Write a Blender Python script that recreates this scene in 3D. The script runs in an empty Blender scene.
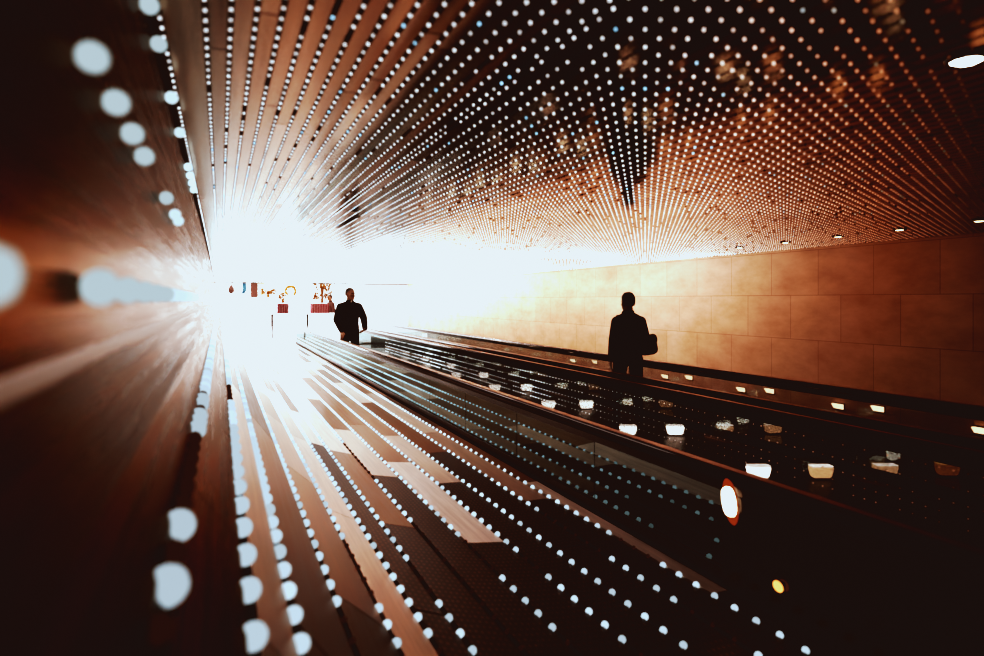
import bpy, bmesh, math, random
import numpy as np
from mathutils import Vector, Matrix, Euler
random.seed(7); rng = np.random.default_rng(11)
D = bpy.data; SC = bpy.context.scene; COL = SC.collection
EYE = 1.62                      # eye level above the walkway belts
CEIL = EYE + 0.65               # underside of the slatted ceiling
XR = 6.8                        # face of the stone wall
YE = 25.0                       # where the passage opens into the hall
Y0 = -1.2                       # passage starts behind the camera

# ------------------------------------------------------------------ helpers
def link(o, parent=None):
    COL.objects.link(o)
    if parent is not None: o.parent = parent
    return o
def mesh_obj(name, me, m=None, parent=None):
    if m is not None:
        me.materials.clear(); me.materials.append(m)
    return link(D.objects.new(name, me), parent)
def bm_obj(name, bm, m=None, parent=None, smooth=False):
    me = D.meshes.new(name); bm.normal_update(); bm.to_mesh(me); bm.free()
    if smooth:
        for p in me.polygons: p.use_smooth = True
    return mesh_obj(name, me, m, parent)
def tag(o, label=None, cat=None, group=None, kind=None):
    if label: o['label'] = label
    if cat: o['category'] = cat
    if group: o['group'] = group
    if kind: o['kind'] = kind
    return o
def empty(name, loc=(0, 0, 0), rz=0.0):
    o = D.objects.new(name, None); o.location = loc; o.rotation_euler = (0, 0, rz); o.empty_display_size = .1
    return link(o)
def box(bm, x0, x1, y0, y1, z0, z1):
    vs = [bm.verts.new(p) for p in ((x0,y0,z0),(x1,y0,z0),(x1,y1,z0),(x0,y1,z0),(x0,y0,z1),(x1,y0,z1),(x1,y1,z1),(x0,y1,z1))]
    for f in ((0,3,2,1),(4,5,6,7),(0,1,5,4),(1,2,6,5),(2,3,7,6),(3,0,4,7)): bm.faces.new([vs[i] for i in f])
def box_bm(*a, bevel=0.0, seg=2):
    bm = bmesh.new(); box(bm, *a)
    if bevel: bmesh.ops.bevel(bm, geom=bm.edges[:], offset=bevel, segments=seg, affect='EDGES', profile=.5)
    return bm
def extrude_y(bm, prof, y0, y1, closed=True):
    """sweep an XZ outline along Y"""
    a = [bm.verts.new((x, y0, z)) for x, z in prof]; b = [bm.verts.new((x, y1, z)) for x, z in prof]
    n = len(prof)
    for i in range(n if closed else n - 1):
        j = (i + 1) % n
        bm.faces.new((a[i], a[j], b[j], b[i]))
    if closed:
        bm.faces.new(a[::-1]); bm.faces.new(b)
    return bm
def lathe(bm, prof, n=20, c=(0, 0, 0)):
    rings = []
    for r, z in prof:
        if r < 1e-5: rings.append([bm.verts.new((c[0], c[1], c[2] + z))])
        else: rings.append([bm.verts.new((c[0] + r*math.cos(2*math.pi*k/n), c[1] + r*math.sin(2*math.pi*k/n), c[2] + z)) for k in range(n)])
    for A, B in zip(rings, rings[1:]):
        for k in range(n):
            l = (k + 1) % n
            if len(A) == 1 and len(B) == 1: continue
            if len(A) == 1: bm.faces.new((A[0], B[l], B[k]))
            elif len(B) == 1: bm.faces.new((A[k], A[l], B[0]))
            else: bm.faces.new((A[k], A[l], B[l], B[k]))
    return bm
def copy_tree(o, parent=None):
    c = o.copy(); COL.objects.link(c)
    if parent is not None: c.parent = parent
    for ch in list(o.children): copy_tree(ch, c)
    return c

# ------------------------------------------------------------------ materials
def mat(name, color=(.5,.5,.5), rough=.5, metal=0.0, spec=.5, emit=None, estr=0.0):
    m = D.materials.new(name); m.use_nodes = True
    b = m.node_tree.nodes['Principled BSDF']
    b.inputs['Base Color'].default_value = (*color, 1); b.inputs['Roughness'].default_value = rough
    b.inputs['Metallic'].default_value = metal; b.inputs['Specular IOR Level'].default_value = spec
    if emit is not None:
        b.inputs['Emission Color'].default_value = (*emit, 1); b.inputs['Emission Strength'].default_value = estr
    return m
class N:
    def __init__(s, m): s.t = m.node_tree; s.b = s.t.nodes.get('Principled BSDF')
    def new(s, k, **kw):
        n = s.t.nodes.new(k)
        for a, v in kw.items(): setattr(n, a, v)
        return n
    def lk(s, a, b): s.t.links.new(a, b)
    def ramp(s, fac, stops):
        r = s.new('ShaderNodeValToRGB'); e = r.color_ramp.elements
        e[0].position, e[0].color = stops[0][0], (*stops[0][1], 1)
        e[1].position, e[1].color = stops[-1][0], (*stops[-1][1], 1)
        for p, c in stops[1:-1]:
            q = e.new(p); q.color = (*c, 1)
        s.lk(fac, r.inputs['Fac']); return r.outputs['Color']
    def noise(s, vec, scale, detail=3.0, rough=.5):
        n = s.new('ShaderNodeTexNoise'); n.inputs['Scale'].default_value = scale
        n.inputs['Detail'].default_value = detail; n.inputs['Roughness'].default_value = rough
        if vec is not None: s.lk(vec, n.inputs['Vector'])
        return n.outputs['Fac']
    def mapping(s, scale=(1,1,1), loc=(0,0,0)):
        c = s.new('ShaderNodeTexCoord'); mp = s.new('ShaderNodeMapping')
        mp.inputs['Scale'].default_value = scale; mp.inputs['Location'].default_value = loc
        s.lk(c.outputs['Object'], mp.inputs['Vector']); return mp.outputs['Vector']
    def bump(s, h, strength, dist=.01):
        b = s.new('ShaderNodeBump'); b.inputs['Strength'].default_value = strength; b.inputs['Distance'].default_value = dist
        s.lk(h, b.inputs['Height']); s.lk(b.outputs['Normal'], s.b.inputs['Normal'])
    def island(s):
        return s.new('ShaderNodeNewGeometry').outputs['Random Per Island']

def slat_material(name, stops, r0, r1, streak=(14, .6, 14), bump=.12, tint=.5):
    """brushed copper-brown slats: one tone per slat, streaked along its length"""
    m = mat(name, metal=1.0); n = N(m)
    isl = n.island()
    c1 = n.ramp(isl, stops)
    st = n.noise(n.mapping(streak), 3.0, 4.0, .6)
    mx = n.new('ShaderNodeMix', data_type='RGBA', blend_type='MULTIPLY'); mx.inputs['Factor'].default_value = tint
    n.lk(c1, mx.inputs['A']); n.lk(n.ramp(st, [(.3, (.35,.35,.35)), (.7, (1.,1.,1.))]), mx.inputs['B'])
    n.lk(mx.outputs['Result'], n.b.inputs['Base Color'])
    mr = n.new('ShaderNodeMapRange'); mr.inputs['To Min'].default_value = r0; mr.inputs['To Max'].default_value = r1
    n.lk(st, mr.inputs['Value']); n.lk(mr.outputs['Result'], n.b.inputs['Roughness'])
    n.bump(st, bump, .004)
    return m
CEIL_SLAT = slat_material('ceiling slats', [(0, (.36,.20,.125)), (.5, (.50,.32,.225)), (1, (.66,.46,.35))], .05, .13, bump=.04)
CEIL_SATIN = slat_material('satin ceiling slats', [(0, (.36,.20,.125)), (.5, (.50,.32,.225)), (1, (.66,.46,.35))], .17, .30, bump=.06)
FLOOR_SLAT = slat_material('floor slats', [(0, (.10,.05,.03)), (.3, (.22,.11,.065)), (.6, (.55,.40,.325)), (1, (.80,.64,.56))], .22, .46, bump=.15)
FLOOR_SLAT.node_tree.nodes['Principled BSDF'].inputs['Metallic'].default_value = .65
FLOOR_SLAT.node_tree.nodes['Principled BSDF'].inputs['Specular Tint'].default_value = (1,.98,.95,1)
PERF = mat('dark perforated slats', (.02,.012,.009), .4, .4); n = N(PERF)
vo = n.new('ShaderNodeTexVoronoi', feature='F1'); vo.inputs['Scale'].default_value = 1.0; vo.inputs['Randomness'].default_value = .15
n.lk(n.mapping((38, 22, 0)), vo.inputs['Vector']); n.lk(n.ramp(vo.outputs['Distance'], [(.12, (.16,.075,.045)), (.30, (.014,.009,.007))]), n.b.inputs['Base Color'])
WALL_METAL = slat_material('brushed left wall', [(0, (.17,.085,.05)), (1, (.22,.12,.075))], .16, .40, streak=(3, .35, 12), bump=.3, tint=.9)
WALL_METAL.node_tree.nodes['Principled BSDF'].inputs['Specular Tint'].default_value = (.42,.36,.33,1)
DARK = mat('dark groove backing', (.012,.009,.008), .6)
BLACK = mat('black rubber', (.008,.007,.007), .13)
BLACKM = mat('black lacquered metal', (.010,.008,.008), .22)
DECK = mat('copper-brown deck', (.42,.27,.21), .32, .8)
BELT = mat('dark walkway belt', (.02,.017,.016), .35)
n = N(BELT); w = n.new('ShaderNodeTexWave', bands_direction='X'); w.inputs['Scale'].default_value = 24
n.lk(n.mapping(), w.inputs['Vector']); n.bump(w.outputs['Fac'], .5, .004)
STONEFLOOR = mat('polished dark floor', (.05,.035,.025), .12)
n = N(STONEFLOOR); v = n.noise(n.mapping(), 5.0); n.lk(n.ramp(v, [(.3, (.03,.02,.015)), (.7, (.08,.055,.04))]), n.b.inputs['Base Color'])

def glass_material(name, lo, tint):
    m = D.materials.new(name); m.use_nodes = True
    t = m.node_tree; t.nodes.clear(); s = t.nodes.new
    out = s('ShaderNodeOutputMaterial'); tr = s('ShaderNodeBsdfTransparent'); gl = s('ShaderNodeBsdfGlossy'); mx = s('ShaderNodeMixShader')
    tr.inputs['Color'].default_value = (*tint, 1); gl.inputs['Roughness'].default_value = .015; gl.inputs['Color'].default_value = (.44,.54,.54,1)
    lw = s('ShaderNodeLayerWeight'); lw.inputs['Blend'].default_value = .5
    pw = s('ShaderNodeMath'); pw.operation = 'POWER'; pw.inputs[1].default_value = 2.4
    mr = s('ShaderNodeMapRange'); mr.inputs['To Min'].default_value = lo; mr.inputs['To Max'].default_value = .95
    t.links.new(lw.outputs['Facing'], pw.inputs[0]); t.links.new(pw.outputs[0], mr.inputs['Value'])
    t.links.new(mr.outputs['Result'], mx.inputs['Fac']); t.links.new(tr.outputs[0], mx.inputs[1]); t.links.new(gl.outputs[0], mx.inputs[2])
    t.links.new(mx.outputs[0], out.inputs['Surface'])
    return m
GLASS = glass_material('clear balustrade glass', .14, (.82,.83,.84)); GLASSN = glass_material('mirrored balustrade glass', .34, (.30,.32,.31))

def stone_material():
    m = mat('honey stone wall', rough=.5, spec=.35); n = N(m)
    c = n.new('ShaderNodeTexCoord'); sx = n.new('ShaderNodeSeparateXYZ'); cb = n.new('ShaderNodeCombineXYZ')
    n.lk(c.outputs['Object'], sx.inputs[0]); n.lk(sx.outputs['Y'], cb.inputs['X']); n.lk(sx.outputs['Z'], cb.inputs['Y'])
    br = n.new('ShaderNodeTexBrick', offset=.43); br.inputs['Scale'].default_value = 1.0
    br.inputs['Brick Width'].default_value = .74; br.inputs['Row Height'].default_value = .56
    br.inputs['Mortar Size'].default_value = .004; br.inputs['Mortar Smooth'].default_value = .2; br.inputs['Bias'].default_value = -.1
    br.inputs['Color1'].default_value = (.66,.49,.385,1); br.inputs['Color2'].default_value = (.60,.43,.33,1); br.inputs['Mortar'].default_value = (.42,.27,.18,1)
    n.lk(cb.outputs[0], br.inputs['Vector'])
    v = n.noise(n.mapping((1, .8, 1.6)), 2.2, 6.0, .62)
    mx = n.new('ShaderNodeMix', data_type='RGBA', blend_type='MULTIPLY'); mx.inputs['Factor'].default_value = .8
    n.lk(br.outputs['Color'], mx.inputs['A']); n.lk(n.ramp(v, [(.28, (.72,.60,.48)), (.66, (1.08,1.06,1.04))]), mx.inputs['B'])
    n.lk(mx.outputs['Result'], n.b.inputs['Base Color'])
    return m
STONE = stone_material()

def led_material():
    m = D.materials.new('glowing LED dome'); m.use_nodes = True
    t = m.node_tree; t.nodes.clear(); s = t.nodes.new
    out = s('ShaderNodeOutputMaterial'); em = s('ShaderNodeEmission'); at = s('ShaderNodeAttribute'); at.attribute_name = 'glow'
    t.links.new(at.outputs['Color'], em.inputs['Color']); em.inputs['Strength'].default_value = 1.0
    t.links.new(em.outputs[0], out.inputs['Surface']); m.cycles.emission_sampling = 'NONE'
    return m
LED = led_material()
def glow(name, color, strength, sampled=True):
    m = D.materials.new(name); m.use_nodes = True; t = m.node_tree; t.nodes.clear()
    out = t.nodes.new('ShaderNodeOutputMaterial'); em = t.nodes.new('ShaderNodeEmission')
    em.inputs['Color'].default_value = (*color, 1); em.inputs['Strength'].default_value = strength
    t.links.new(em.outputs[0], out.inputs['Surface'])
    if not sampled: m.cycles.emission_sampling = 'NONE'
    return m

# ------------------------------------------------------------------ camera
THETA = math.atan(272/656)
cam = D.cameras.new('camera'); cam.sensor_width = 36; cam.lens = 24; cam.shift_y = -28/984; cam.clip_start = .02
cam.dof.use_dof = True; cam.dof.focus_distance = 8.5; cam.dof.aperture_fstop = 24/14.0
co = link(D.objects.new('camera', cam)); co.location = (0, 0, EYE); co.rotation_euler = (math.pi/2, 0, -THETA); SC.camera = co
CT, ST = math.cos(THETA), math.sin(THETA)
def project(P):
    P = np.asarray(P, float); x, y, z = P[...,0], P[...,1], P[...,2] - EYE
    zc = y*CT + x*ST; xc = x*CT - y*ST
    zs = np.where(zc > .02, zc, .02)
    return 492 + 656*xc/zs, 300 - 656*z/zs, zc

# ------------------------------------------------------------------ slatted ceiling
def slats(name, quads, m, extra=None):
    """quads: list of boxes as 8 corner arrays"""
    V = np.array(quads, float).reshape(-1, 3); nq = len(quads)
    F = np.array(((0,3,2,1),(4,5,6,7),(0,1,5,4),(1,2,6,5),(2,3,7,6),(3,0,4,7)))
    faces = (F[None] + 8*np.arange(nq)[:, None, None]).reshape(-1, 4)
    me = D.meshes.new(name); me.from_pydata(V.tolist(), [], faces.tolist())
    return mesh_obj(name, me, m)
def bx8(x0, x1, y0, y1, z0, z1):
    return [(x0,y0,z0),(x1,y0,z0),(x1,y1,z0),(x0,y1,z0),(x0,y0,z1),(x1,y0,z1),(x1,y1,z1),(x0,y1,z1)]
PITCH = .054
rows_c = np.arange(-.085, XR - .02, PITCH)            # LED row centre lines across the ceiling
rows_c = np.concatenate(([-.128], rows_c[(rows_c > -.06) & (rows_c < .8)], np.arange(.81, XR - .02, .066)))
q = []; qs = []
for a, b in zip(rows_c, list(rows_c[1:]) + [XR]):
    y = Y0 - random.random()*2
    while y < YE:
        L = random.uniform(2.2, 4.6) if a < 1.2 else random.uniform(.7, 2.6)
        (qs if a < .34 or a < 1.5 and y > 2.6 else q).append(bx8(a + .007, b - .007, max(y, Y0), min(y + L, YE), CEIL, CEIL + .02)); y += L + .006
tag(slats('ceiling', q, CEIL_SLAT), kind='structure'); tag(slats('ceiling', qs, CEIL_SATIN), kind='structure')
bmx = bmesh.new(); box(bmx, -.3, XR + .2, Y0, YE, CEIL + .02, CEIL + .12)
tag(bm_obj('ceiling', bmx, DARK), kind='structure')

# ------------------------------------------------------------------ left wall and slatted floor that curves up to it
PROF = [(-.150,-.66),(-.150,-.30),(-.150,-.02),(-.145,.12),(-.128,.25),(-.085,.36),(-.02,.46),(.035,.53),(.145,.68),(.33,.93),(.57,1.14),(.82,1.235),(1.05,1.30),(1.3,1.345),(1.55,1.37),(1.78,1.376),(2.0,1.376),(2.2,1.376)]
def on_prof(ax):            # ax = drop of the profile at a given X (floor side)
    xs = [p[0] for p in PROF[4:]]; hs = [p[1] for p in PROF[4:]]
    return float(np.interp(ax, xs, hs))
bmw = bmesh.new()
extrude_y(bmw, [(x, EYE - h) for x, h in PROF[:6]] + [(-.25, EYE - .36), (-.25, CEIL + .1), (-.16, CEIL + .1)], Y0, YE)
tag(bm_obj('wall_left', bmw, WALL_METAL, smooth=False), kind='structure')
tag(bm_obj('trim_3', box_bm(-.155, -.146, Y0, YE, EYE - .080, EYE - .056, bevel=.003), mat('pale metal strip', (.34,.29,.265), .42, 1.0)), kind='structure')
rows_f = [-.066, .05, .147, .33, .52, .68, .82, 1.03, 1.25, 1.49, 1.70, 1.92, 2.12]
q = []; qd = []; qw = []; edges = [-.1] + rows_f + [2.235]
for a, b in zip(edges, edges[1:]):
    y = Y0 - random.random()*2
    g = .012
    while y < YE:
        L = random.uniform(1.6, 3.2)
        x0, x1 = a + (g if a > -.1 else -.02), b - g*.9
        z0, z1 = EYE - on_prof(x0), EYE - on_prof(x1)
        yy0, yy1 = max(y, Y0), min(y + L, YE)
        (qw if a < .0 else qd if (.6 < a < 1.85 or a > 1.85 and y < 1.6) and (yy0 + yy1)/2 < random.uniform(3.4, 5.2) else q).append([(x0,yy0,z0-.03),(x1,yy0,z1-.03),(x1,yy1,z1-.03),(x0,yy1,z0-.03),(x0,yy0,z0),(x1,yy0,z1),(x1,yy1,z1),(x0,yy1,z0)]); y += L + .008
tag(slats('floor', q, FLOOR_SLAT), kind='structure')
tag(slats('floor', qd, PERF), kind='structure')
tag(slats('floor', qw, WALL_METAL), kind='structure')
bmf = bmesh.new()
extrude_y(bmf, [(x, EYE - on_prof(x) - .031) for x in (-.1, -.02, .035, .145, .33, .57, .82, 1.05, 1.3, 1.55, 1.78, 2.23)] + [(2.23, -.2), (-.3, -.2), (-.3, EYE - .5)], Y0, YE)
tag(bm_obj('floor', bmf, DARK), kind='structure')
tag(bm_obj('floor', box_bm(2.23, XR + .2, Y0, YE, -.2, -.05), STONEFLOOR), kind='structure')
tag(bm_obj('floor', box_bm(5.46, XR, Y0, YE, -.05, 0.0), STONEFLOOR), kind='structure')
tag(bm_obj('wall_right', box_bm(XR, XR + .2, Y0, YE, -.05, CEIL + .1), STONE), kind='structure')
tag(bm_obj('wall_back', box_bm(-.3, XR + .2, Y0 - .1, Y0, -.2, CEIL + .12), DARK), kind='structure')

# ------------------------------------------------------------------ LED domes
def dome_template(nseg, nring):
    v = [(0, 0, 1.0)]; f = []
    for r in range(1, nring + 1):
        t = r/nring*math.pi*.90
        for k in range(nseg):
            p = 2*math.pi*k/nseg; v.append((math.sin(t)*math.cos(p), math.sin(t)*math.sin(p), math.cos(t)))
    for k in range(nseg): f.append((0, 1 + k, 1 + (k + 1) % nseg))
    for r in range(nring - 1):
        for k in range(nseg):
            a, b = 1 + r*nseg + k, 1 + r*nseg + (k + 1) % nseg
            f.append((a, a + nseg, b + nseg)); f.append((a, b + nseg, b))
    return np.array(v), np.array(f)
T_HI, T_MID, T_LO = dome_template(14, 7), dome_template(7, 4), dome_template(4, 2)

leds = []          # (pos, normal, radius, rgb, place)
def emit_rgb(b, warm):
    cool = np.array((.80,.96,1.04)); brown = np.array((1.15,.60,.36))
    return (cool*(1 - warm) + brown*warm)*b
for ri_, r in enumerate(rows_c):
    y = .45 + (-.026*ri_) % .059
    while y < YE - .1:
        az = max(r, .0)/max(y, .1)
        b = 1.5*(1 - np.clip((az - .85)/.85, 0, 1))**1.4 + .035
        warm = float(np.clip((az - .72)/.7, 0, .85))
        far = 1 + (max(y - 2.5, 0)/4.0)**1.5
        wave = 1 + 2.2*math.exp(-((y - 12.2 - .42*r)/.8)**2)           # bright band that travels along the passage
        b *= min(far, 9.0)*wave
        b *= random.choice((.75, 1, 1, 1.1, 1.25))
        keep = random.random()
        if keep > (.05 if y < 9 else 0):
            c = emit_rgb(b, warm)
            if random.random() < .05: c = c*np.array((.55,.95,1.2))
        else: c = np.array((.012,.008,.007))
        leds.append(((r, y, CEIL - .001), (0, 0, -1), .0042 + .0010*min(max(r - .9, 0), 1), c, 'ceiling'))
        y += .059 if y < 9 else .118
for i, r in enumerate(rows_f):
    h = on_prof(r); h2 = on_prof(r + .03); h1 = on_prof(r - .03) if r > -.05 else on_prof(-.07) - .0
    nx, nz = (h1 - h2), .06
    if r < -.03: nx, nz = -(.36 - .46), .065
    L = math.hypot(nx, nz); nrm = (-nx/L if False else (h2 - h1)/math.hypot(h2 - h1, .06), 0, .06/math.hypot(h2 - h1, .06))
    y = .35 + random.random()*.13
    rad = np.interp(r, [-.07, .05, .15, .33, .57, 1.0], [.029, .024, .020, .017, .0165, .0165])
    run = 0
    while y < YE - .1:
        if run <= 0: run = random.randint(1, 6) if y < 3.2 else random.randint(4, 16); on = random.random() < (.64 if y < 3.2 and r > .1 else .84)
        run -= 1
        az = max(r, 0)/max(y, .1)
        far = 1 + (max(y - 3.0, 0)/4.0)**1.4
        b = .85*min(far, 8)*random.choice((.8, 1, 1, 1.15))
        b *= float(np.clip((y - .15 - r*.55)/.5, .3, 1))
        lit = on or y > 6
        if i == 0 and y < 3: lit = min(abs(y - q_) for q_ in (.95, 1.24, 2.13, 2.3, 2.45, 2.6, 2.8)) < .066; b = .64
        if i == 1 and y < 3: lit = True; b = .72
        c = emit_rgb(b, .0)*np.array((.80,.98,1.05)) if lit else np.array((.05,.028,.02))
        leds.append(((r, y, EYE - h + .002), nrm, rad if lit else rad*.7, c, 'floor')); y += (.128 if i != 1 else .185) if y < 12 else .2
for h, y0, dy, n_, rad, gaps in ((-.275, .49, .185, 12, .018, (0, 1, 6, 7, 9)), (-.015, .47, .42, 2, .022, ()), (-.015, 1.15, .25, 22, .021, ()), (-.03, 6.6, .3, 50, .016, ()), (-.60, 1.5, .22, 12, .019, (2, 4, 6, 7))):
    for k in range(n_):
        if k in gaps: continue
        x = -.150 + rad*.9 if h < .2 else -.078
        nr = (1, 0, 0) if h < .2 else (.85, 0, .53)
        y = y0 + dy*k
        c = np.array((.80,1.0,1.03))*emit_rgb(.66 + .3*(y > 2) + min((max(y - 2, 0)/3)**1.4, 6), .02)
        leds.append(((x, y, EYE - h), nr, rad, c, 'wall'))
for z in (.67, .575, .49, .425, .36):                      # domes added on the middle glass in place of reflected floor lights
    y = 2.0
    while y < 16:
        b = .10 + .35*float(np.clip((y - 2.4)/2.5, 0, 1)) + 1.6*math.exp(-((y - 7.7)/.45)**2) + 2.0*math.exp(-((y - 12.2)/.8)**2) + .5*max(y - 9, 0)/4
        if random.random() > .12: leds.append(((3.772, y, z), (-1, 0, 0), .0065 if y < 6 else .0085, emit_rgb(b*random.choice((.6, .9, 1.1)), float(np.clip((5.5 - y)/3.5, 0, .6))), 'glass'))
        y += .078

P = np.array([l[0] for l in leds]); R = np.array([l[2] for l in leds]); Cc = np.array([l[3] for l in leds])
px, py, zc = project(P)
seen = (px > -15) & (px < 999) & (py > -12) & (py < 668) & (zc > .1)
hidden = np.array([l[4] == 'floor' for l in leds]) & (P[:,0] > 1.9) & (px > 770)
lit = Cc.sum(1) > .25
size = np.where(seen & ~hidden & lit, R/np.maximum(zc, .1), 0)
order = np.argsort(-size)
single = set(order[:300].tolist())
def basis(nrm):
    z = Vector(nrm).normalized(); x = Vector((0, 1, 0)).cross(z).normalized(); y = z.cross(x)
    return np.array((x, y, z)).T
def write_glow(me, cols):
    a = me.color_attributes.new('glow', 'FLOAT_COLOR', 'POINT')
    a.data.foreach_set('color', np.ascontiguousarray(np.concatenate([cols, np.ones((len(cols), 1))], 1), dtype=np.float32).ravel())
def build_led_stuff(name, idx, label, cat):
    VS, FS, CS = [], [], []; off = 0
    for i in idx:
        p, nr, r, c, pl = leds[i]
        tv, tf = T_MID if zc[i] < 5 else T_LO
        VS.append(tv @ basis(nr).T*r*(1.0 if zc[i] < 9 else 1.25) + np.array(p)); FS.append(tf + off); CS.append(np.repeat([c], len(tv), 0)); off += len(tv)
    V = np.concatenate(VS); F = np.concatenate(FS); C_ = np.concatenate(CS)
    me = D.meshes.new(name); me.vertices.add(len(V)); me.vertices.foreach_set('co', V.ravel().astype(np.float32))
    me.loops.add(F.size); me.loops.foreach_set('vertex_index', F.ravel().astype(np.int32))
    me.polygons.add(len(F)); me.polygons.foreach_set('loop_start', np.arange(0, F.size, 3, dtype=np.int32)); me.polygons.foreach_set('loop_total', np.full(len(F), 3, dtype=np.int32))
    me.update(calc_edges=True); write_glow(me, C_)
    return tag(mesh_obj(name, me, LED), label, cat, kind='stuff')
for pl, label in (('ceiling', 'thousands of tiny white lights in rows between the ceiling slats'), ('floor', 'smaller distant white lights in rows between the slats of the left floor'), ('wall', 'far row of white lights along the blurred left wall'), ('glass', 'rows of faint reflected light points along the glass beneath the middle handrails')):
    idx = [i for i in range(len(leds)) if leds[i][4] == pl and i not in single]
    if idx: build_led_stuff('led_lights', idx, label, 'lights')
cache = {}
GRP = {'ceiling': ('small white light dome in a row between ceiling slats', 'ceiling light domes'),
       'floor': ('round white light dome in a row on the slatted floor', 'floor light domes'),
       'glass': ('faint reflected light point on the glass beneath the middle handrails', 'glass reflection points'),
       'wall': ('large blurred white light bulb on the left wall', 'left wall light bulbs')}
for i in sorted(single):
    p, nr, r, c, pl = leds[i]
    key = (pl, tuple(np.round(np.array(nr), 2)), tuple(np.round(np.log2(np.maximum(c, .01))*2)))
    if key not in cache:
        me = D.meshes.new('led_light'); tv, tf = T_HI
        me.from_pydata((tv @ basis(nr).T).tolist(), [], tf.tolist()); write_glow(me, np.repeat([c], len(tv), 0)); me.materials.append(LED)
        for f in me.polygons: f.use_smooth = True
        cache[key] = me
    o = link(D.objects.new('led_light', cache[key])); o.location = p; o.scale = (r, r, r)
    tag(o, GRP[pl][0], 'light', GRP[pl][1])

# ------------------------------------------------------------------ moving walkways
def handrail(x, y0, y1, parent, w=.085):
    z = .80; prof = []
    for k in range(12):
        a = math.pi*2*k/12; ca, sa = math.cos(a), math.sin(a)
        prof.append((x + w/2*math.copysign(abs(ca)**.6, ca), z - .030 + .030*math.copysign(abs(sa)**.6, sa)))
    return bm_obj('handrail', extrude_y(bmesh.new(), prof, y0, y1), BLACK, parent, smooth=True)
def balustrade(parent, x, y0, y1, zb, side, step=1.22, end=None):
    """x: middle of the glass, side: +1 when the passengers stand at larger X"""
    b = empty('balustrade'); b.parent = parent
    handrail(x, y0, y1, b)
    bm_obj('rail_sheen', box_bm(x - .012, x + .036, y0, y1, .795, .803, bevel=.002), DECK, b)  # copper strip stands in for the brown reflection along the handrail top
    bm_obj('rail_base', box_bm(x - .030, x + .030, y0, y1, .700, .742), BLACKM, b)
    y = y0 if end is None else end
    if end is not None:
        bm_obj('end_panel', box_bm(x - .035, x + .035, y0, end, zb, .70, bevel=.006), BLACKM, b)
    while y < y1 - .05:
        e = min(y + step, y1)
        bm_obj('glass_panel', box_bm(x - .005, x + .005, y + .004, e - .004, zb + .11, .70), GLASS if end is None else GLASSN, b); y = e
    bm_obj('skirting', box_bm(x - .022, x + .022, y0 if end is None else end, y1, zb, zb + .11, bevel=.004), BLACKM, b)
    return b
def walkway(x0, x1, y0, y1, label, zb0, zb1, end=None):
    t = empty('moving_walkway', ((x0 + x1)/2, 0, 0)); tag(t, label, 'moving walkway')
    cx = (x0 + x1)/2
    bm_obj('belt', box_bm(x0 + .10 - cx, x1 - .10 - cx, y0, y1, -.04, 0.0), BELT, t)
    for s, xx in ((-1, x0), (1, x1)):
        xa, xb = (xx + .036, xx + .10) if s < 0 else (xx - .10, xx - .036)
        bm_obj('deck', box_bm(xa - cx, xb - cx, y0, y1, -.045, .03, bevel=.006), DECK, t)
    b = balustrade(t, x0 - cx, y0, y1, zb0, 1, end=end); balustrade(t, x1 - cx, y0, y1, zb1, -1)
    return t
walkway(2.275, 3.79, -.6, 22.0, 'nearer moving walkway with black handrails and mirrored glass sides beside the slatted floor', .20, .0, end=2.50)
walkway(4.12, 5.40, -.6, 22.0, 'farther moving walkway with black handrails beside the honey stone wall', .0, .0)
tag(bm_obj('trim_1', box_bm(3.83, 4.08, -.6, 22.0, -.05, .05, bevel=.008), BLACKM), kind='structure')

# ------------------------------------------------------------------ light reflections, downlights
LWHITE = glow('reflection glow', (1.0,.92,.82), 9.0)
LTOP = glow('reflection lid glow', (1.0,.94,.84), 3.5)
LDIM = glow('reflection dim glow', (1.0,.50,.24), .9)
def make_floor_reflection(body, top):  # glowing box added in place of a ceiling light's reflection
    t = empty('floor_reflection')
    w, d, h = .105, .05, .115
    bm = bmesh.new()
    vs = [bm.verts.new((sx*w*k, sy*d*k, z)) for z, k in ((.012, .80), (h, 1.0)) for sx, sy in ((-1,-1),(1,-1),(1,1),(-1,1))]
    for f in ((3,2,1,0),(4,5,6,7),(0,1,5,4),(1,2,6,5),(2,3,7,6),(3,0,4,7)): bm.faces.new([vs[i] for i in f])
    bmesh.ops.bevel(bm, geom=bm.edges[:], offset=.012, segments=3, affect='EDGES')
    bm_obj('reflection_body', bm, body, t, smooth=True)
    bm_obj('lid', box_bm(-w*.93, w*.93, -d*.9, d*.9, h, h + .010, bevel=.004), top, t)
    bm_obj('base', box_bm(-w*.7, w*.7, -d*.7, d*.7, 0, .013, bevel=.003), BLACKM, t)
    return t
proto = [make_floor_reflection(LWHITE, LTOP), make_floor_reflection(glow('reflection amber glow', (1.0,.70,.45), 2.2), LTOP), make_floor_reflection(LDIM, glow('reflection amber lid', (1.0,.7,.36), 1.6))]
used = [False]*3
ORD = ['first', 'second', 'third', 'fourth', 'fifth', 'sixth', 'seventh', 'eighth']
ROWN = ['white reflection nearest the middle handrails', 'warm reflection before the far glass', 'amber reflection beyond the far glass', 'dim reflection closest to the wall']
for ri, (X, ya, lum) in enumerate(((4.51, 4.57, 0), (5.03, 4.35, 0), (5.60, 4.15, 1), (6.18, 3.97, 2))):
    for k in range(8):
        kind = lum if k == 0 else (0 if ri < 2 else 1)
        if kind == 0 and ri == 1 and k == 0: kind = 1
        o = proto[kind] if not used[kind] else copy_tree(proto[kind])
        used[kind] = True
        o.location = (X, ya + 2.06*k, 0); o.rotation_euler = (0, 0, -THETA)
        tag(o, '%s, %s from the front' % (ROWN[ri], ORD[k]), 'reflection', 'floor reflections')
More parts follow.
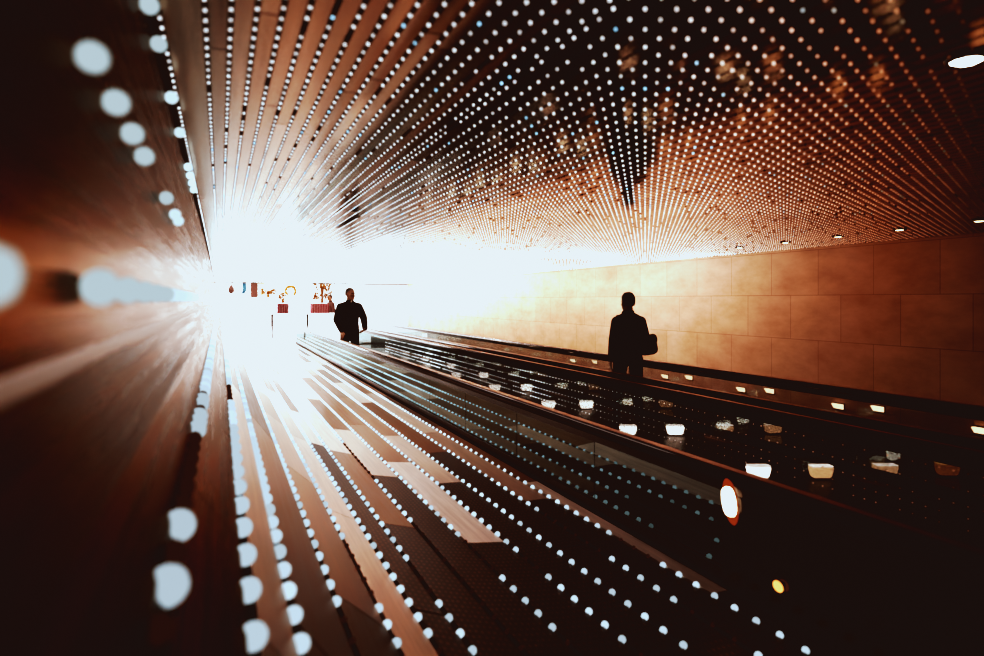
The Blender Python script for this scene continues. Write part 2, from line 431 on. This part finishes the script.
# low glowing wedges that stand in for light reflections in the stone wall
WALLGLOW = glow('stone wall reflection glow', (1.0,.76,.52), 2.6)
def make_wall_reflection():
    t = empty('wall_reflection')
    bm_obj('back_plate', box_bm(-.012, 0, -.075, .075, -.035, .045, bevel=.004), BLACKM, t)
    bm = bmesh.new()
    extrude_y(bm, [(-.012, -.025), (-.060, .035), (-.012, .035)], -.066, .066)
    bm_obj('reflection_body', bm, WALLGLOW, t)
    return t
wl = make_wall_reflection(); first = True
for k, (y, z) in enumerate(((4.04, .352), (5.11, .400), (5.62, .352), (6.67, .400), (7.19, .352), (8.3, .40), (8.9, .352), (11.09, .400), (11.95, .352))):
    o = wl if first else copy_tree(wl); first = False
    o.location = (XR, y, z)
    tag(o, 'low amber reflection on the stone wall behind the far handrail, %s from the right' % (ORD + ['ninth'])[k], 'lamp', 'low reflections on the stone wall')
# ceiling downlights
DL = glow('downlight glow', (1.0,.80,.52), 6.0); DLW = glow('downlight white glow', (1.0,.95,.86), 14.0)
def make_down(g, r=.045):
    t = empty('ceiling_downlight')
    bm_obj('trim_ring', lathe(bmesh.new(), [(r*.86, 0), (r*.86, -.012), (r*1.12, -.012), (r*1.12, 0)], 20), BLACKM, t, smooth=True)
    bm_obj('lens', lathe(bmesh.new(), [(0, -.016), (r*.5, -.014), (r*.86, -.006), (r*.86, 0)], 20), g, t, smooth=True)
    return t
a = make_down(DLW, .046); a.location = (1.853, 1.139, CEIL); tag(a, 'bright white round downlight near the top right corner of the ceiling', 'downlight', 'ceiling downlights')
a = make_down(DL, .05)
for k, (x, y) in enumerate(((5.70, 3.41), (5.75, 4.12), (5.80, 4.81), (5.85, 5.53), (5.89, 6.27))):
    o = a if k == 0 else copy_tree(a)
    o.location = (x, y, CEIL)
    tag(o, 'small amber downlight in the ceiling near the stone wall, %s from the right edge' % ORD[k], 'downlight', 'ceiling downlights')
# two glowing shapes added as light reflections on the black balustrade end
t = empty('panel_reflection', (2.235, 2.44, .665)); tag(t, 'bright oblong white reflection on the black balustrade end panel', 'lamp')
def plate(hy, hz, x0, x1, e=2.6, n_=28):
    bm = bmesh.new(); a = []; b = []
    for k in range(n_):
        an = 2*math.pi*k/n_; y = hy*math.copysign(abs(math.cos(an))**(2/e), math.cos(an)); z = hz*math.copysign(abs(math.sin(an))**(2/e), math.sin(an))
        a.append(bm.verts.new((x0, y*.9, z*.95))); b.append(bm.verts.new((x1, y, z)))
    bm.faces.new(a[::-1]); bm.faces.new(b)
    for k in range(n_): bm.faces.new((a[k], a[(k+1) % n_], b[(k+1) % n_], b[k]))
    return bm
o = bm_obj('lens', plate(.046, .070, -.014, 0), glow('panel reflection glow', (1.0,.82,.62), 9.0), t); o.rotation_euler = (math.radians(-12), 0, 0)
o = bm_obj('reflection_rim', plate(.050, .110, -.006, 0, 2.0), glow('panel reflection rim glow', (1.0,.30,.12), .30), t); o.rotation_euler = (math.radians(-12), 0, 0)
t = empty('panel_reflection', (2.226, 2.14, .385)); tag(t, 'small amber reflection low on the black balustrade end panel', 'lamp')
bm = bmesh.new(); bmesh.ops.create_uvsphere(bm, u_segments=16, v_segments=10, radius=1, matrix=Matrix.Diagonal((.012, .032, .026, 1)))
bm_obj('lens', bm, glow('small panel reflection glow', (1.0,.52,.2), 1.6), t, smooth=True)
bm_obj('reflection_rim', box_bm(-.004, .0, -.036, .036, -.03, .03, bevel=.0019), BLACKM, t)

# ------------------------------------------------------------------ bright hall at the end
HALLW = glow('luminous hall wall', (.93,.98,1.0), 6.5)  # hall lighting put into the wall as emission, fading to the right
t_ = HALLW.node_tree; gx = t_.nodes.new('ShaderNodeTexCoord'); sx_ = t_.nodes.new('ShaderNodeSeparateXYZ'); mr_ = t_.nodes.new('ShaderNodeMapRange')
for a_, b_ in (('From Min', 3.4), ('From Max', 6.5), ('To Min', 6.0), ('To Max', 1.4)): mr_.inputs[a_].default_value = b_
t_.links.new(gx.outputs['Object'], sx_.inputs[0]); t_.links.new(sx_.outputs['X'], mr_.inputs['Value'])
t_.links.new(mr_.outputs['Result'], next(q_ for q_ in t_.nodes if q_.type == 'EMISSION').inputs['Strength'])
WHITE = mat('white hall surface', (.9,.9,.9), .5)
tag(bm_obj('wall_far', box_bm(-6, 12, 31.0, 31.2, -.05, 5.0), HALLW), kind='structure')
tag(bm_obj('floor', box_bm(-6, 12, YE, 31.0, -.2, -.0), WHITE), kind='structure')
tag(bm_obj('ceiling', box_bm(-6, 12, YE + .35, 31.0, 2.62, 2.7), WHITE), kind='structure')
tag(bm_obj('trim_2', box_bm(-.3, XR + .2, YE, YE + .05, CEIL - .055, CEIL - .015), mat('brown header strip', (.16,.10,.08), .5)), kind='structure')
tag(bm_obj('wall_header', box_bm(-6, 12, YE + .05, YE + .35, CEIL + .0, 2.75), WHITE), kind='structure')

RED = mat('red cloth', (.55,.03,.06), .7)
n = N(RED); wv = n.new('ShaderNodeTexWave', bands_direction='X'); wv.inputs['Scale'].default_value = 5; wv.inputs['Distortion'].default_value = .6
n.lk(n.mapping(), wv.inputs['Vector']); n.lk(n.ramp(wv.outputs['Fac'], [(.1, (.33,.006,.03)), (.42, (.42,.03,.08)), (.75, (.85,.62,.62))]), n.b.inputs['Base Color'])
GOLD = mat('gold leaf', (.30,.13,.025), .45, .2); BROWN = mat('dark brown cloth', (.06,.022,.016), .6); CREAM = mat('cream panel', (.85,.66,.48), .6)
GREY = mat('grey post', (.25,.26,.28), .4); TEAL = mat('teal ribbon', (.01,.09,.14), .6)
def counter(x, y, w, label, stripes):
    t = empty('display_counter', (x, y, 0)); tag(t, label, 'counter')
    bm_obj('counter_body', box_bm(-w*.9, w*.9 + (.55 if stripes > 1 else 0), -.3, .3, 0, 1.10, bevel=.02), glow('white lit counter', (.95,.98,1.0), 2.2, False), t)  # strong hall light on the white body put in as emission
    bmq = bmesh.new(); nf = 26; pts = []
    for k in range(nf*2 + 1):
        u = -w/2 + w*k/(nf*2); pts.append((u, -.32 + (.018 if k % 2 else 0)))
    lo = [bmq.verts.new((u, v, 1.11)) for u, v in pts]; hi = [bmq.verts.new((u, v, 1.48)) for u, v in pts]
    for k in range(len(pts) - 1): bmq.faces.new((lo[k], lo[k+1], hi[k+1], hi[k]))
    bm_obj('red_skirt', bmq, RED, t)
    bm_obj('display_top', box_bm(-w/2, w/2, -.28, .28, 1.10, 1.49, bevel=.01), RED, t)
    return t
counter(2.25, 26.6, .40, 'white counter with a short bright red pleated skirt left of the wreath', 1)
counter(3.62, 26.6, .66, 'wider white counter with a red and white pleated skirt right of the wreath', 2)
# gold arrangements standing on the counters
def bouquet(x, y, z, n_, sx, sz, label):
    t = empty('gold_bouquet', (x, y, z)); tag(t, label, 'flower arrangement')
    bm_obj('vase', lathe(bmesh.new(), [(0, 0), (.05, 0), (.07, .05), (.05, .12), (.035, .15), (.045, .17)], 14), GOLD, t, smooth=True)
    bm = bmesh.new(); rr = random.Random(n_*7 + int(x*10))
    for k in range(n_):
        p = Vector((rr.uniform(-sx, sx), rr.uniform(-.12, .12), .16 + rr.random()*sz))
        d = (p - Vector((0, 0, .12))); L = d.length; r_ = d.to_track_quat('Z', 'Y').to_matrix().to_4x4()
        bmesh.ops.create_cone(bm, segments=5, radius1=.006, radius2=.004, depth=L, cap_ends=True, matrix=Matrix.Translation(Vector((0, 0, .12)) + d/2) @ r_)
        for j in range(6):
            e = Euler((rr.uniform(0, 6.28), rr.uniform(0, 6.28), rr.uniform(0, 6.28))).to_matrix().to_4x4()
            bmesh.ops.create_icosphere(bm, subdivisions=1, radius=1, matrix=Matrix.Translation(p) @ e @ Matrix.Translation((.03, 0, 0)) @ Matrix.Diagonal((.055, .030, .012, 1)))
    bm_obj('flowers', bm, GOLD, t)
bouquet(2.25, 26.6, 1.50, 12, .16, .22, 'small gold flower arrangement on the red skirted counter left of the wreath')
bouquet(3.74, 26.6, 1.50, 60, .34, .66, 'tall gold flower arrangement on the counter right of the wreath')
# low white display with a gold spray, left
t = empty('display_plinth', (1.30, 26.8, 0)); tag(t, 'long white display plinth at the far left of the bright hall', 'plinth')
bm_obj('plinth_body', box_bm(-.95, .58, -.3, .3, 0, 1.72, bevel=.02), glow('white lit plinth', (.95,.98,1.0), 2.2, False), t)  # body glows by itself to carry the hall's bright light
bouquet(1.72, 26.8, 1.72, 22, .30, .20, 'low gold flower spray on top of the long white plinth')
# wreath
t = empty('wreath', (2.95, 30.9, 2.02)); tag(t, 'open gold wreath hanging high on the white hall wall', 'wreath')
bm = bmesh.new(); rr = random.Random(4)
for k in range(46):
    a = math.radians(-50 + 280*k/45); c0 = Vector((.21*math.cos(a), -.05, .21*math.sin(a)))
    for j in range(3):
        e = Euler((rr.uniform(0, 6.28), rr.uniform(0, 6.28), rr.uniform(0, 6.28))).to_matrix().to_4x4()
        bmesh.ops.create_icosphere(bm, subdivisions=1, radius=1, matrix=Matrix.Translation(c0 + Vector((rr.uniform(-.03,.03), rr.uniform(-.03,.03), rr.uniform(-.03,.03)))) @ e @ Matrix.Diagonal((.07, .04, .02, 1)))
bm_obj('leaves', bm, GOLD, t)
bm_obj('hanger', box_bm(-.01, .01, -.06, .1, .2, .26), GOLD, t)
# brown door leaf and cream side panel on the far wall
t = empty('door_1', (1.40, 30.9, 0)); tag(t, kind='structure')
bm_obj('door_leaf', box_bm(-.15, .15, -.05, .1, 0, 2.56, bevel=.01), mat('brown door', (.07,.025,.018), .6), t)
bm_obj('door_handle', box_bm(.10, .13, -.09, -.05, .95, 1.15, bevel=.004), GREY, t)
bm_obj('side_panel', box_bm(.16, .42, -.03, .1, 0, 2.5, bevel=.01), CREAM, t)
for k, (x, y) in enumerate(((1.71, 24.5), (2.90, 24.3))):
    t = empty('queue_post', (x, y, 0)); tag(t, 'slim grey post on the floor before the red skirted counter' if k == 0 else 'slim grey post standing under the gold wreath', 'post', 'queue posts')
    bm_obj('post_top', lathe(bmesh.new(), [(0, .70), (.035, .70), (.035, 1.06), (.045, 1.07), (.045, 1.10), (0, 1.12)], 12), GREY, t, smooth=True)
    bm_obj('washed_out_shaft', lathe(bmesh.new(), [(0, .03), (.028, .03), (.028, .70), (0, .70)], 12), WHITE, t, smooth=True)  # white lower shaft and foot imitate glare washing out the post
    bm_obj('foot', lathe(bmesh.new(), [(0, 0), (.15, 0), (.15, .012), (.03, .035), (0, .035)], 18), WHITE, t, smooth=True)
t = empty('hanging_ornament', (.42, 28.5, 1.86)); tag(t, 'dark brown teardrop ornament hanging at the far left of the bright hall', 'ornament')
bm_obj('drop', lathe(bmesh.new(), [(0, 0), (.09, .05), (.13, .14), (.10, .26), (.04, .36), (0, .40)], 16), BROWN, t, smooth=True); bm_obj('cord', box_bm(-.008, .008, -.008, .008, .39, .76), GREY, t)
t = empty('hanging_ribbon', (.92, 28.5, 1.86)); tag(t, 'twisted teal ribbon hanging beside the brown door', 'ribbon')
bm = bmesh.new(); pa = [(.10*math.sin(k*.5)*.4 + .012*k - .08, .03*math.cos(k*.9), .052*k) for k in range(12)]
va = [bm.verts.new((x - .08, y, z)) for x, y, z in pa]; vb = [bm.verts.new((x + .08, y - .02*math.sin(i), z)) for i, (x, y, z) in enumerate(pa)]
for k in range(11): bm.faces.new((va[k], vb[k], vb[k+1], va[k+1]))
bm_obj('ribbon_band', bm, TEAL, t); bm_obj('ribbon_cord', box_bm(.045, .055, -.005, .005, .56, .76), GREY, t)

# ------------------------------------------------------------------ people
def capsule(bm, p0, r0, p1, r1, n=14):
    p0, p1 = Vector(p0), Vector(p1); d = p1 - p0; L = d.length
    M = Matrix.Translation(p0) @ d.to_track_quat('Z', 'Y').to_matrix().to_4x4()
    prof = [(0, -r0)] + [(r0*math.cos(a), r0*math.sin(a)) for a in (-1.0, -.5, 0)] + [(r1*math.cos(a), L + r1*math.sin(a)) for a in (0, .5, 1.0)] + [(0, L + r1)]
    b2 = lathe(bmesh.new(), prof, n); bmesh.ops.transform(b2, matrix=M, verts=b2.verts)
    me = D.meshes.new('t'); b2.to_mesh(me); b2.free(); bm.from_mesh(me); D.meshes.remove(me)
def chain(bm, pts):
    for (a, ra), (b, rb) in zip(pts, pts[1:]): capsule(bm, a, ra, b, rb)
def ell(bm, c, r, rot=(0, 0, 0)):
    bmesh.ops.create_uvsphere(bm, u_segments=18, v_segments=12, radius=1, matrix=Matrix.Translation(c) @ Euler(rot).to_matrix().to_4x4() @ Matrix.Diagonal((*r, 1)))
def loft(bm, rings, n=24, M=None):
    """rings: (z, cx, cy, rx, ry)"""
    rs = []
    for z, cx, cy, rx, ry in rings:
        rs.append([bm.verts.new(((M or Matrix()) @ Vector((cx + rx*math.cos(2*math.pi*k/n), cy + ry*math.sin(2*math.pi*k/n), z)))) for k in range(n)])
    for A, B in zip(rs, rs[1:]):
        for k in range(n): bm.faces.new((A[k], A[(k+1) % n], B[(k+1) % n], B[k]))
    bm.faces.new(rs[0][::-1]); bm.faces.new(rs[-1])
def fuse(name, bm, voxel, m, parent, smooth=4):
    """weld overlapping volumes into one continuous skin"""
    me = D.meshes.new('raw'); bm.to_mesh(me); bm.free()
    o = D.objects.new('raw', me); COL.objects.link(o)
    r = o.modifiers.new('r', 'REMESH'); r.mode = 'VOXEL'; r.voxel_size = voxel
    if smooth:
        s = o.modifiers.new('s', 'SMOOTH'); s.iterations = smooth; s.factor = .5
    dg = bpy.context.evaluated_depsgraph_get(); dg.update()
    out = D.meshes.new_from_object(o.evaluated_get(dg)); out.name = name
    D.objects.remove(o); D.meshes.remove(me)
    for f in out.polygons: f.use_smooth = True
    return mesh_obj(name, out, m, parent)
def hand(bm, wrist, fwd, palm, side, curl=.5, s=1.0):
    """fwd: along the hand, palm: direction the palm faces, side: towards the thumb"""
    f, p, sd = Vector(fwd).normalized(), Vector(palm).normalized(), Vector(side).normalized(); w = Vector(wrist)
    for k in (-1.2, -.4, .4, 1.2):
        capsule(bm, w + sd*k*.014*s, .014*s, w + f*.085*s + sd*k*.020*s, .0125*s, 8)
    for k, L in zip((1.5, .5, -.5, -1.5), (.070, .080, .074, .058)):
        a = w + f*.088*s + sd*k*.0205*s; d1 = (f*math.cos(curl) + p*math.sin(curl)); d2 = (f*math.cos(curl*2.1) + p*math.sin(curl*2.1)); d3 = (f*math.cos(curl*2.9) + p*math.sin(curl*2.9))
        b = a + d1*L*.48*s; c = b + d2*L*.32*s; e = c + d3*L*.24*s
        chain(bm, [(a, .0098*s), (b, .0090*s), (c, .0083*s), (e, .0070*s)])
    a = w + f*.028*s + sd*.026*s; b = a + (sd*.75 + f*.6 + p*.25).normalized()*.040*s; c = b + (f*.9 + sd*.25 + p*.4*(1 + curl)).normalized()*.032*s
    chain(bm, [(a, .014*s), (b, .0115*s), (c, .0090*s)])
def head_bm(bm, c, M, s=1.0):
    """head about its centre, facing -Y"""
    T = Matrix.Translation(c) @ M @ Matrix.Diagonal((s, s, s, 1))
    loft(bm, [(-.115, 0, -.052, .022, .020), (-.105, 0, -.045, .040, .040), (-.085, 0, -.030, .054, .062), (-.055, 0, -.014, .064, .080), (-.02, 0, -.003, .070, .091), (.02, 0, .004, .075, .098), (.055, 0, .006, .074, .097), (.085, 0, .008, .063, .084), (.105, 0, .010, .042, .058), (.116, 0, .011, .015, .022)], 24, T)
    def el(cc, r, rot=(0, 0, 0)): bmesh.ops.create_uvsphere(bm, u_segments=12, v_segments=8, radius=1, matrix=T @ Matrix.Translation(cc) @ Euler(rot).to_matrix().to_4x4() @ Matrix.Diagonal((*r, 1)))
    el((0, -.106, -.022), (.014, .018, .026), (-.35, 0, 0)); el((0, -.112, -.036), (.018, .014, .011))          # nose
    el((0, -.090, .020), (.050, .014, .010))                                                                    # brow
    el((0, -.094, -.062), (.024, .010, .006)); el((0, -.090, -.073), (.021, .010, .007)); el((0, -.080, -.100), (.022, .018, .014))  # lips, chin
    for sx in (-1, 1): el((sx*.076, .006, -.012), (.009, .020, .032), (0, 0, sx*.25)); el((sx*.038, -.074, -.035), (.022, .016, .018))   # ears, cheeks
    return T
SKIN = mat('skin', (.36,.19,.125), .5)
COAT = mat('black shirt cloth', (.006,.005,.005), .85, spec=.15); COAT2 = mat('dark jacket cloth', (.010,.007,.007), .8, spec=.15)
TROU = mat('dark trousers cloth', (.007,.006,.006), .85, spec=.15); SHOE = mat('black shoe leather', (.008,.007,.007), .35)
HAIRG = mat('short grey hair', (.10,.085,.08), .8); HAIRB = mat('short black hair', (.006,.004,.004), .6)
COLLAR = mat('white undershirt', (.75,.75,.74), .7); BUTTON = mat('grey buttons', (.10,.09,.09), .35); EYEW = mat('eye', (.05,.04,.035), .25)

def person(loc, rz, label, H, arms, coat, hair, legs, broad=1.0, head_yaw=0, head_s=1.0, buttons=False, jacket_z=.84, sl=1.0):
    """arms: two of dicts shoulder/elbow/wrist + hand frame, at a 1.75 m figure that faces -Y"""
    k = H/1.75
    root = empty('person', loc, rz); tag(root, label, 'person')
    root.scale = (k, k, k)
    HC = Vector((0, -.020, 1.634)); HM = Matrix.Rotation(head_yaw, 4, 'Z')
    # body: one continuous skin
    bm = bmesh.new()
    T = head_bm(bm, HC, HM, head_s)
    loft(bm, [(.84, 0, 0, .155*broad, .105), (.95, 0, .005, .160*broad, .108), (1.05, 0, .0, .142*broad, .098), (1.18, 0, -.004, .150*broad, .106), (1.30, 0, 0, .166*broad, .108), (1.40, 0, .01, .150*broad, .085), (1.455, 0, .014, .090, .062), (1.49, 0, .012, .058, .056), (1.57, 0, .0, .055, .057)])
    for a in arms:
        chain(bm, [(a['s'], .052), (a['e'], .040), (a['w'], .027)]); hand(bm, a['w'], a['f'], a['p'], a['t'], a.get('c', .5))
    for l in legs: chain(bm, [(l['h'], .085), (l['k'], .055), (l['a'], .036)]); chain(bm, [(l['a'], .034), (Vector(l['a']) + Vector((0, -.15, -.045)), .028)])
    fuse('body', bm, .0065, SKIN, root, 3)
    # jacket or shirt
    bm = bmesh.new(); g = .016
    loft(bm, [(jacket_z, 0, .0, .178*broad, .128), (.95, 0, .004, .178*broad, .126), (1.05, 0, 0, .168*broad, .118), (1.18, 0, -.004, .172*broad, .126), (1.30, 0, 0, .184*broad, .128), (1.385, 0, .008, .158*broad, .106), (1.44, 0, .012, .110, .084), (1.485, 0, .014, .070, .068)])
    for a in arms:
        s_, e_, w_ = Vector(a['s']), Vector(a['e']), Vector(a['w'])
        chain(bm, [(s_, .066*sl), (s_.lerp(e_, .5), .064*sl), (e_, .057*sl), (e_.lerp(w_, .5), .050*sl), (e_.lerp(w_, .95), .040*sl)])
        for q_ in (.8, .92): capsule(bm, s_.lerp(e_, q_), .060*sl, s_.lerp(e_, q_ + .02), .060*sl)
        capsule(bm, (s_.x*.25, .012, 1.452), .050, s_ + Vector((-s_.x*.12, 0, .004)), .066*sl)
    jk = fuse('shirt' if buttons else 'jacket', bm, .010, coat, root, 5)
    bm = bmesh.new()
    for sx in (-1, 1):
        ell(bm, (sx*.040, -.062, 1.490), (.040, .018, .026), (.5, sx*.4, sx*.5)); ell(bm, (sx*.052, .0, 1.500), (.026, .055, .024), (0, sx*.3, 0))
    ell(bm, (0, .055, 1.505), (.060, .020, .026))
    fuse('collar', bm, .006, coat, jk, 2)
    if buttons:
        bm = bmesh.new(); ell(bm, (0, -.068, 1.487), (.024, .014, .022)); bm_obj('undershirt', bm, COLLAR, root, True)
        for z in (1.36, 1.27, 1.18, 1.09, .99):
            y = -.128 - (.004 if 1.1 < z < 1.32 else -.002)
            bm = bmesh.new(); ell(bm, (.004, y, z), (.008, .005, .008)); bm_obj('button', bm, BUTTON, jk, True)
    # trousers, shoes
    bm = bmesh.new()
    loft(bm, [(.80, 0, 0, .160*broad, .110), (.90, 0, .004, .172*broad, .120), (.99, 0, .0, .160*broad, .110)])
    for l in legs:
        h_, k_, a_ = Vector(l['h']), Vector(l['k']), Vector(l['a'])
        chain(bm, [(h_, .100), (h_.lerp(k_, .5), .088), (k_, .072), (k_.lerp(a_, .5), .066), (k_.lerp(a_, .98), .058)])
    fuse('trousers', bm, .010, TROU, root, 4)
    for l in legs:
        a_ = Vector(l['a']); bm = bmesh.new(); z = a_.z - .08
        loft(bm, [(z, a_.x, a_.y - .055, .045, .135), (z + .03, a_.x, a_.y - .055, .048, .138), (z + .055, a_.x, a_.y - .040, .044, .110), (z + .10, a_.x, a_.y + .01, .042, .055)])
        fuse('shoe', bm, .008, SHOE, root, 2)
    # hair
    bm = bmesh.new(); hs = head_s
    sh = 1.06 if hair is HAIRB else 1.025
    loft(bm, [(-.05 if hair is HAIRB else -.03, 0, .050, .055*sh, .050*sh), (-.01, 0, .032, .073*sh, .072*sh), (.02, 0, .022, .077*sh, .083*sh), (.055, 0, .012, .076*sh, .093*sh), (.085, 0, .010, .065*sh, .084*sh), (.106*sh, 0, .011, .044*sh, .060*sh), (.118*sh, 0, .012, .016, .024)], 24, T)
    fuse('hair', bm, .006, hair, root, 2)
    for sx in (-1, 1):
        bm = bmesh.new(); bmesh.ops.create_uvsphere(bm, u_segments=12, v_segments=8, radius=1, matrix=T @ Matrix.Translation((sx*.030, -.088, .004)) @ Matrix.Diagonal((.014, .009, .008, 1)))
        bm_obj('eye', bm, EYEW, root, True)
    return root
# man facing us on the nearer walkway, right hand on the near handrail, left elbow bent outward
person((2.585, 14.25, 0), math.radians(14), 'stocky balding man in a dark buttoned shirt on the nearer walkway, hand on handrail', 1.87,
       [dict(s=(-.195, .01, 1.375), e=(-.25, .06, 1.12), w=(-.215, -.10, .895), f=(-.10, -.55, -.72), p=(-.2, .6, -.8), t=(.95, -.2, .1), c=.35),
        dict(s=(.195, .01, 1.375), e=(.355, .10, 1.14), w=(.29, -.10, .93), f=(-.65, -.5, -.35), p=(-.8, .3, -.2), t=(.2, -.6, .7), c=.5)],
       COAT, HAIRG, [dict(h=(-.10, 0, .88), k=(-.115, -.02, .48), a=(-.12, .02, .085)), dict(h=(.10, 0, .88), k=(.11, -.03, .48), a=(.115, .0, .085))],
       broad=1.12, head_yaw=.25, head_s=1.08, buttons=True, sl=1.28, jacket_z=.70)
# man seen from behind on the farther walkway
man2 = person((4.87, 7.15, 0), math.radians(180 - 14), 'dark-haired man seen from behind on the farther walkway, bag at his right hip', 1.71,
       [dict(s=(.168, .015, 1.375), e=(.222, .04, 1.12), w=(.232, -.02, .87), f=(.0, -.12, -1), p=(-1, 0, 0), t=(0, -1, .1), c=.35),
        dict(s=(-.168, .015, 1.375), e=(-.215, .07, 1.13), w=(-.185, -.10, .93), f=(.1, -.5, -.8), p=(.8, 0, -.3), t=(0, -.7, .6), c=.6)],
       COAT2, HAIRB, [dict(h=(-.10, 0, .88), k=(-.125, -.02, .48), a=(-.135, .03, .08)), dict(h=(.10, 0, .88), k=(.13, -.03, .48), a=(.155, -.04, .08))],
       broad=.98, head_yaw=.18, head_s=1.05, sl=1.05)
BAG = mat('black bag nylon', (.007,.005,.005), .7)
t = empty('shoulder_bag', man2.location, man2.rotation_euler.z); t.scale = man2.scale
tag(t, 'black shoulder bag hanging at the right hip of the man seen from behind', 'bag')
bm = box_bm(-.075, .075, -.15, .15, -.135, .12, bevel=.07, seg=5); M = Matrix.Translation((-.205, .15, 1.075)) @ Euler((.16, .12, .25)).to_matrix().to_4x4()
bmesh.ops.transform(bm, matrix=M, verts=bm.verts); bb = bm_obj('bag_body', bm, BAG, t, True)
bm = box_bm(-.083, .083, -.152, .152, .0, .128, bevel=.05, seg=4); bmesh.ops.transform(bm, matrix=M, verts=bm.verts); bm_obj('flap', bm, BAG, t, True)
bm = bmesh.new(); pts = []
for k in range(25):
    a = k/24; ang = math.pi*a
    pts.append(Vector((-.25 + .41*a, .16*math.sin(ang)*.9 + .02, 1.10 + .345*math.sin(min(a*1.15, 1)*math.pi/2))))
ring = []
for p_ in pts: ring.append([bm.verts.new(p_ + Vector((dx, 0, dz))) for dx, dz in ((-.012, .016), (.012, .016), (.012, -.016), (-.012, -.016))])
for A, B in zip(ring, ring[1:]):
    for k in range(4): bm.faces.new((A[k], A[(k+1) % 4], B[(k+1) % 4], B[k]))
bm_obj('strap', bm, BAG, t)
# shopper far away beside the gold arrangement
person((4.17, 27.3, 0), math.radians(-70), 'distant person in a dark brown coat beside the gold flowers', 1.84,
       [dict(s=(-.18, .01, 1.40), e=(-.22, .03, 1.12), w=(-.20, -.12, .93), f=(0, -.6, -.6), p=(.5, .3, -.6), t=(.8, -.2, .3)), dict(s=(.18, .01, 1.40), e=(.22, .03, 1.12), w=(.20, -.06, .88), f=(0, -.2, -1), p=(-1, 0, 0), t=(0, -1, 0))],
       BROWN, HAIRB, [dict(h=(-.09, 0, .88), k=(-.10, -.02, .48), a=(-.10, .02, .085)), dict(h=(.09, 0, .88), k=(.10, -.02, .48), a=(.10, 0, .085))], broad=.9)

# ------------------------------------------------------------------ light
def area(name, loc, rot, sx, sy, power, color, spread=math.pi):
    l = D.lights.new(name, 'AREA'); l.spread = spread; l.shape = 'RECTANGLE'; l.size = sx; l.size_y = sy; l.energy = power; l.color = color
    o = link(D.objects.new(name, l)); o.location = loc; o.rotation_euler = rot; return o
def spot(name, loc, to, power, color, ang, blend=.8, r=.05):
    l = D.lights.new(name, 'SPOT'); l.energy = power; l.color = color; l.spot_size = math.radians(ang); l.spot_blend = blend; l.shadow_soft_size = r
    o = link(D.objects.new(name, l)); o.location = loc; o.rotation_euler = (Vector(to) - Vector(loc)).to_track_quat('-Z', 'Y').to_euler(); return o
# stone wall washers
for y, L, p, c in ((4.4, .8, 1.8, (1,.22,.07)), (5.5, .7, 10, (1,.42,.12)), (7.2, 1.3, 32, (1,.70,.48)), (8.6, 1.4, 105, (1,.90,.88)), (10.2, 1.6, 125, (1,.90,.85)), (12.3, 2.0, 150, (1,.80,.66)), (14.8, 2.4, 220, (1,.84,.74)), (17.4, 2.4, 290, (1,.88,.80)), (20.0, 2.4, 350, (1,.92,.88)), (23, 2.6, 420, (1,.94,.92))):
    area('wall washer', (5.45, y, CEIL - .06), (0, math.radians(-52), 0), .12, L, p*.29, c)
area('hall light', (2.5, 28.2, 2.58), (0, 0, 0), 9, 4.5, 350, (.95,.98,1))
# light spilling out of the hall along the passage
area('hall spill', (2.8, YE + .6, 1.3), (math.radians(90), 0, math.radians(180)), 6.5, 1.9, 60, (.95,.98,1))

area('ceiling light glow', (1.15, 12.0, CEIL - .03), (0, 0, 0), 2.2, 13.0, 360, (.88,.96,1), math.radians(95))
area('ceiling light glow', (1.15, 4.2, CEIL - .03), (0, 0, 0), 2.2, 3.0, 32, (.9,.94,1), math.radians(95))
spot('face fill', (2.2, 12.6, CEIL - .05), (2.58, 14.1, 1.66), 14, (1,.86,.74), 40)  # added spot that brightens the face of the man on the nearer walkway
w = D.worlds.new('world'); SC.world = w; w.use_nodes = True
w.node_tree.nodes['Background'].inputs['Color'].default_value = (.02,.012,.009,1); w.node_tree.nodes['Background'].inputs['Strength'].default_value = .2

# ------------------------------------------------------------------ tone
vs = SC.view_settings; vs.view_transform = 'Standard'; vs.look = 'None'; vs.exposure = 0; vs.gamma = 1
vs.use_curve_mapping = True; cm = vs.curve_mapping; cm.extend = 'HORIZONTAL'
for i, pts in enumerate((((0, .0093), (.06, .022), (.18, .15), (.45, .50), (1, .80)), ((0, .0048), (.06, .0105), (.18, .084), (.45, .43), (1, .885)), ((0, .0040), (.06, .0075), (.18, .062), (.45, .41), (1, .93)))):
    c = cm.curves[i]; c.points[0].location = pts[0]; c.points[-1].location = pts[-1]
    for q_ in pts[1:-1]: c.points.new(*q_)
cm.update()
cy = SC.cycles
cy.sample_clamp_indirect = 6.0; cy.max_bounces = 8; cy.glossy_bounces = 5; cy.transparent_max_bounces = 16; cy.transmission_bounces = 4; cy.diffuse_bounces = 3
cy.caustics_reflective = False; cy.caustics_refractive = False
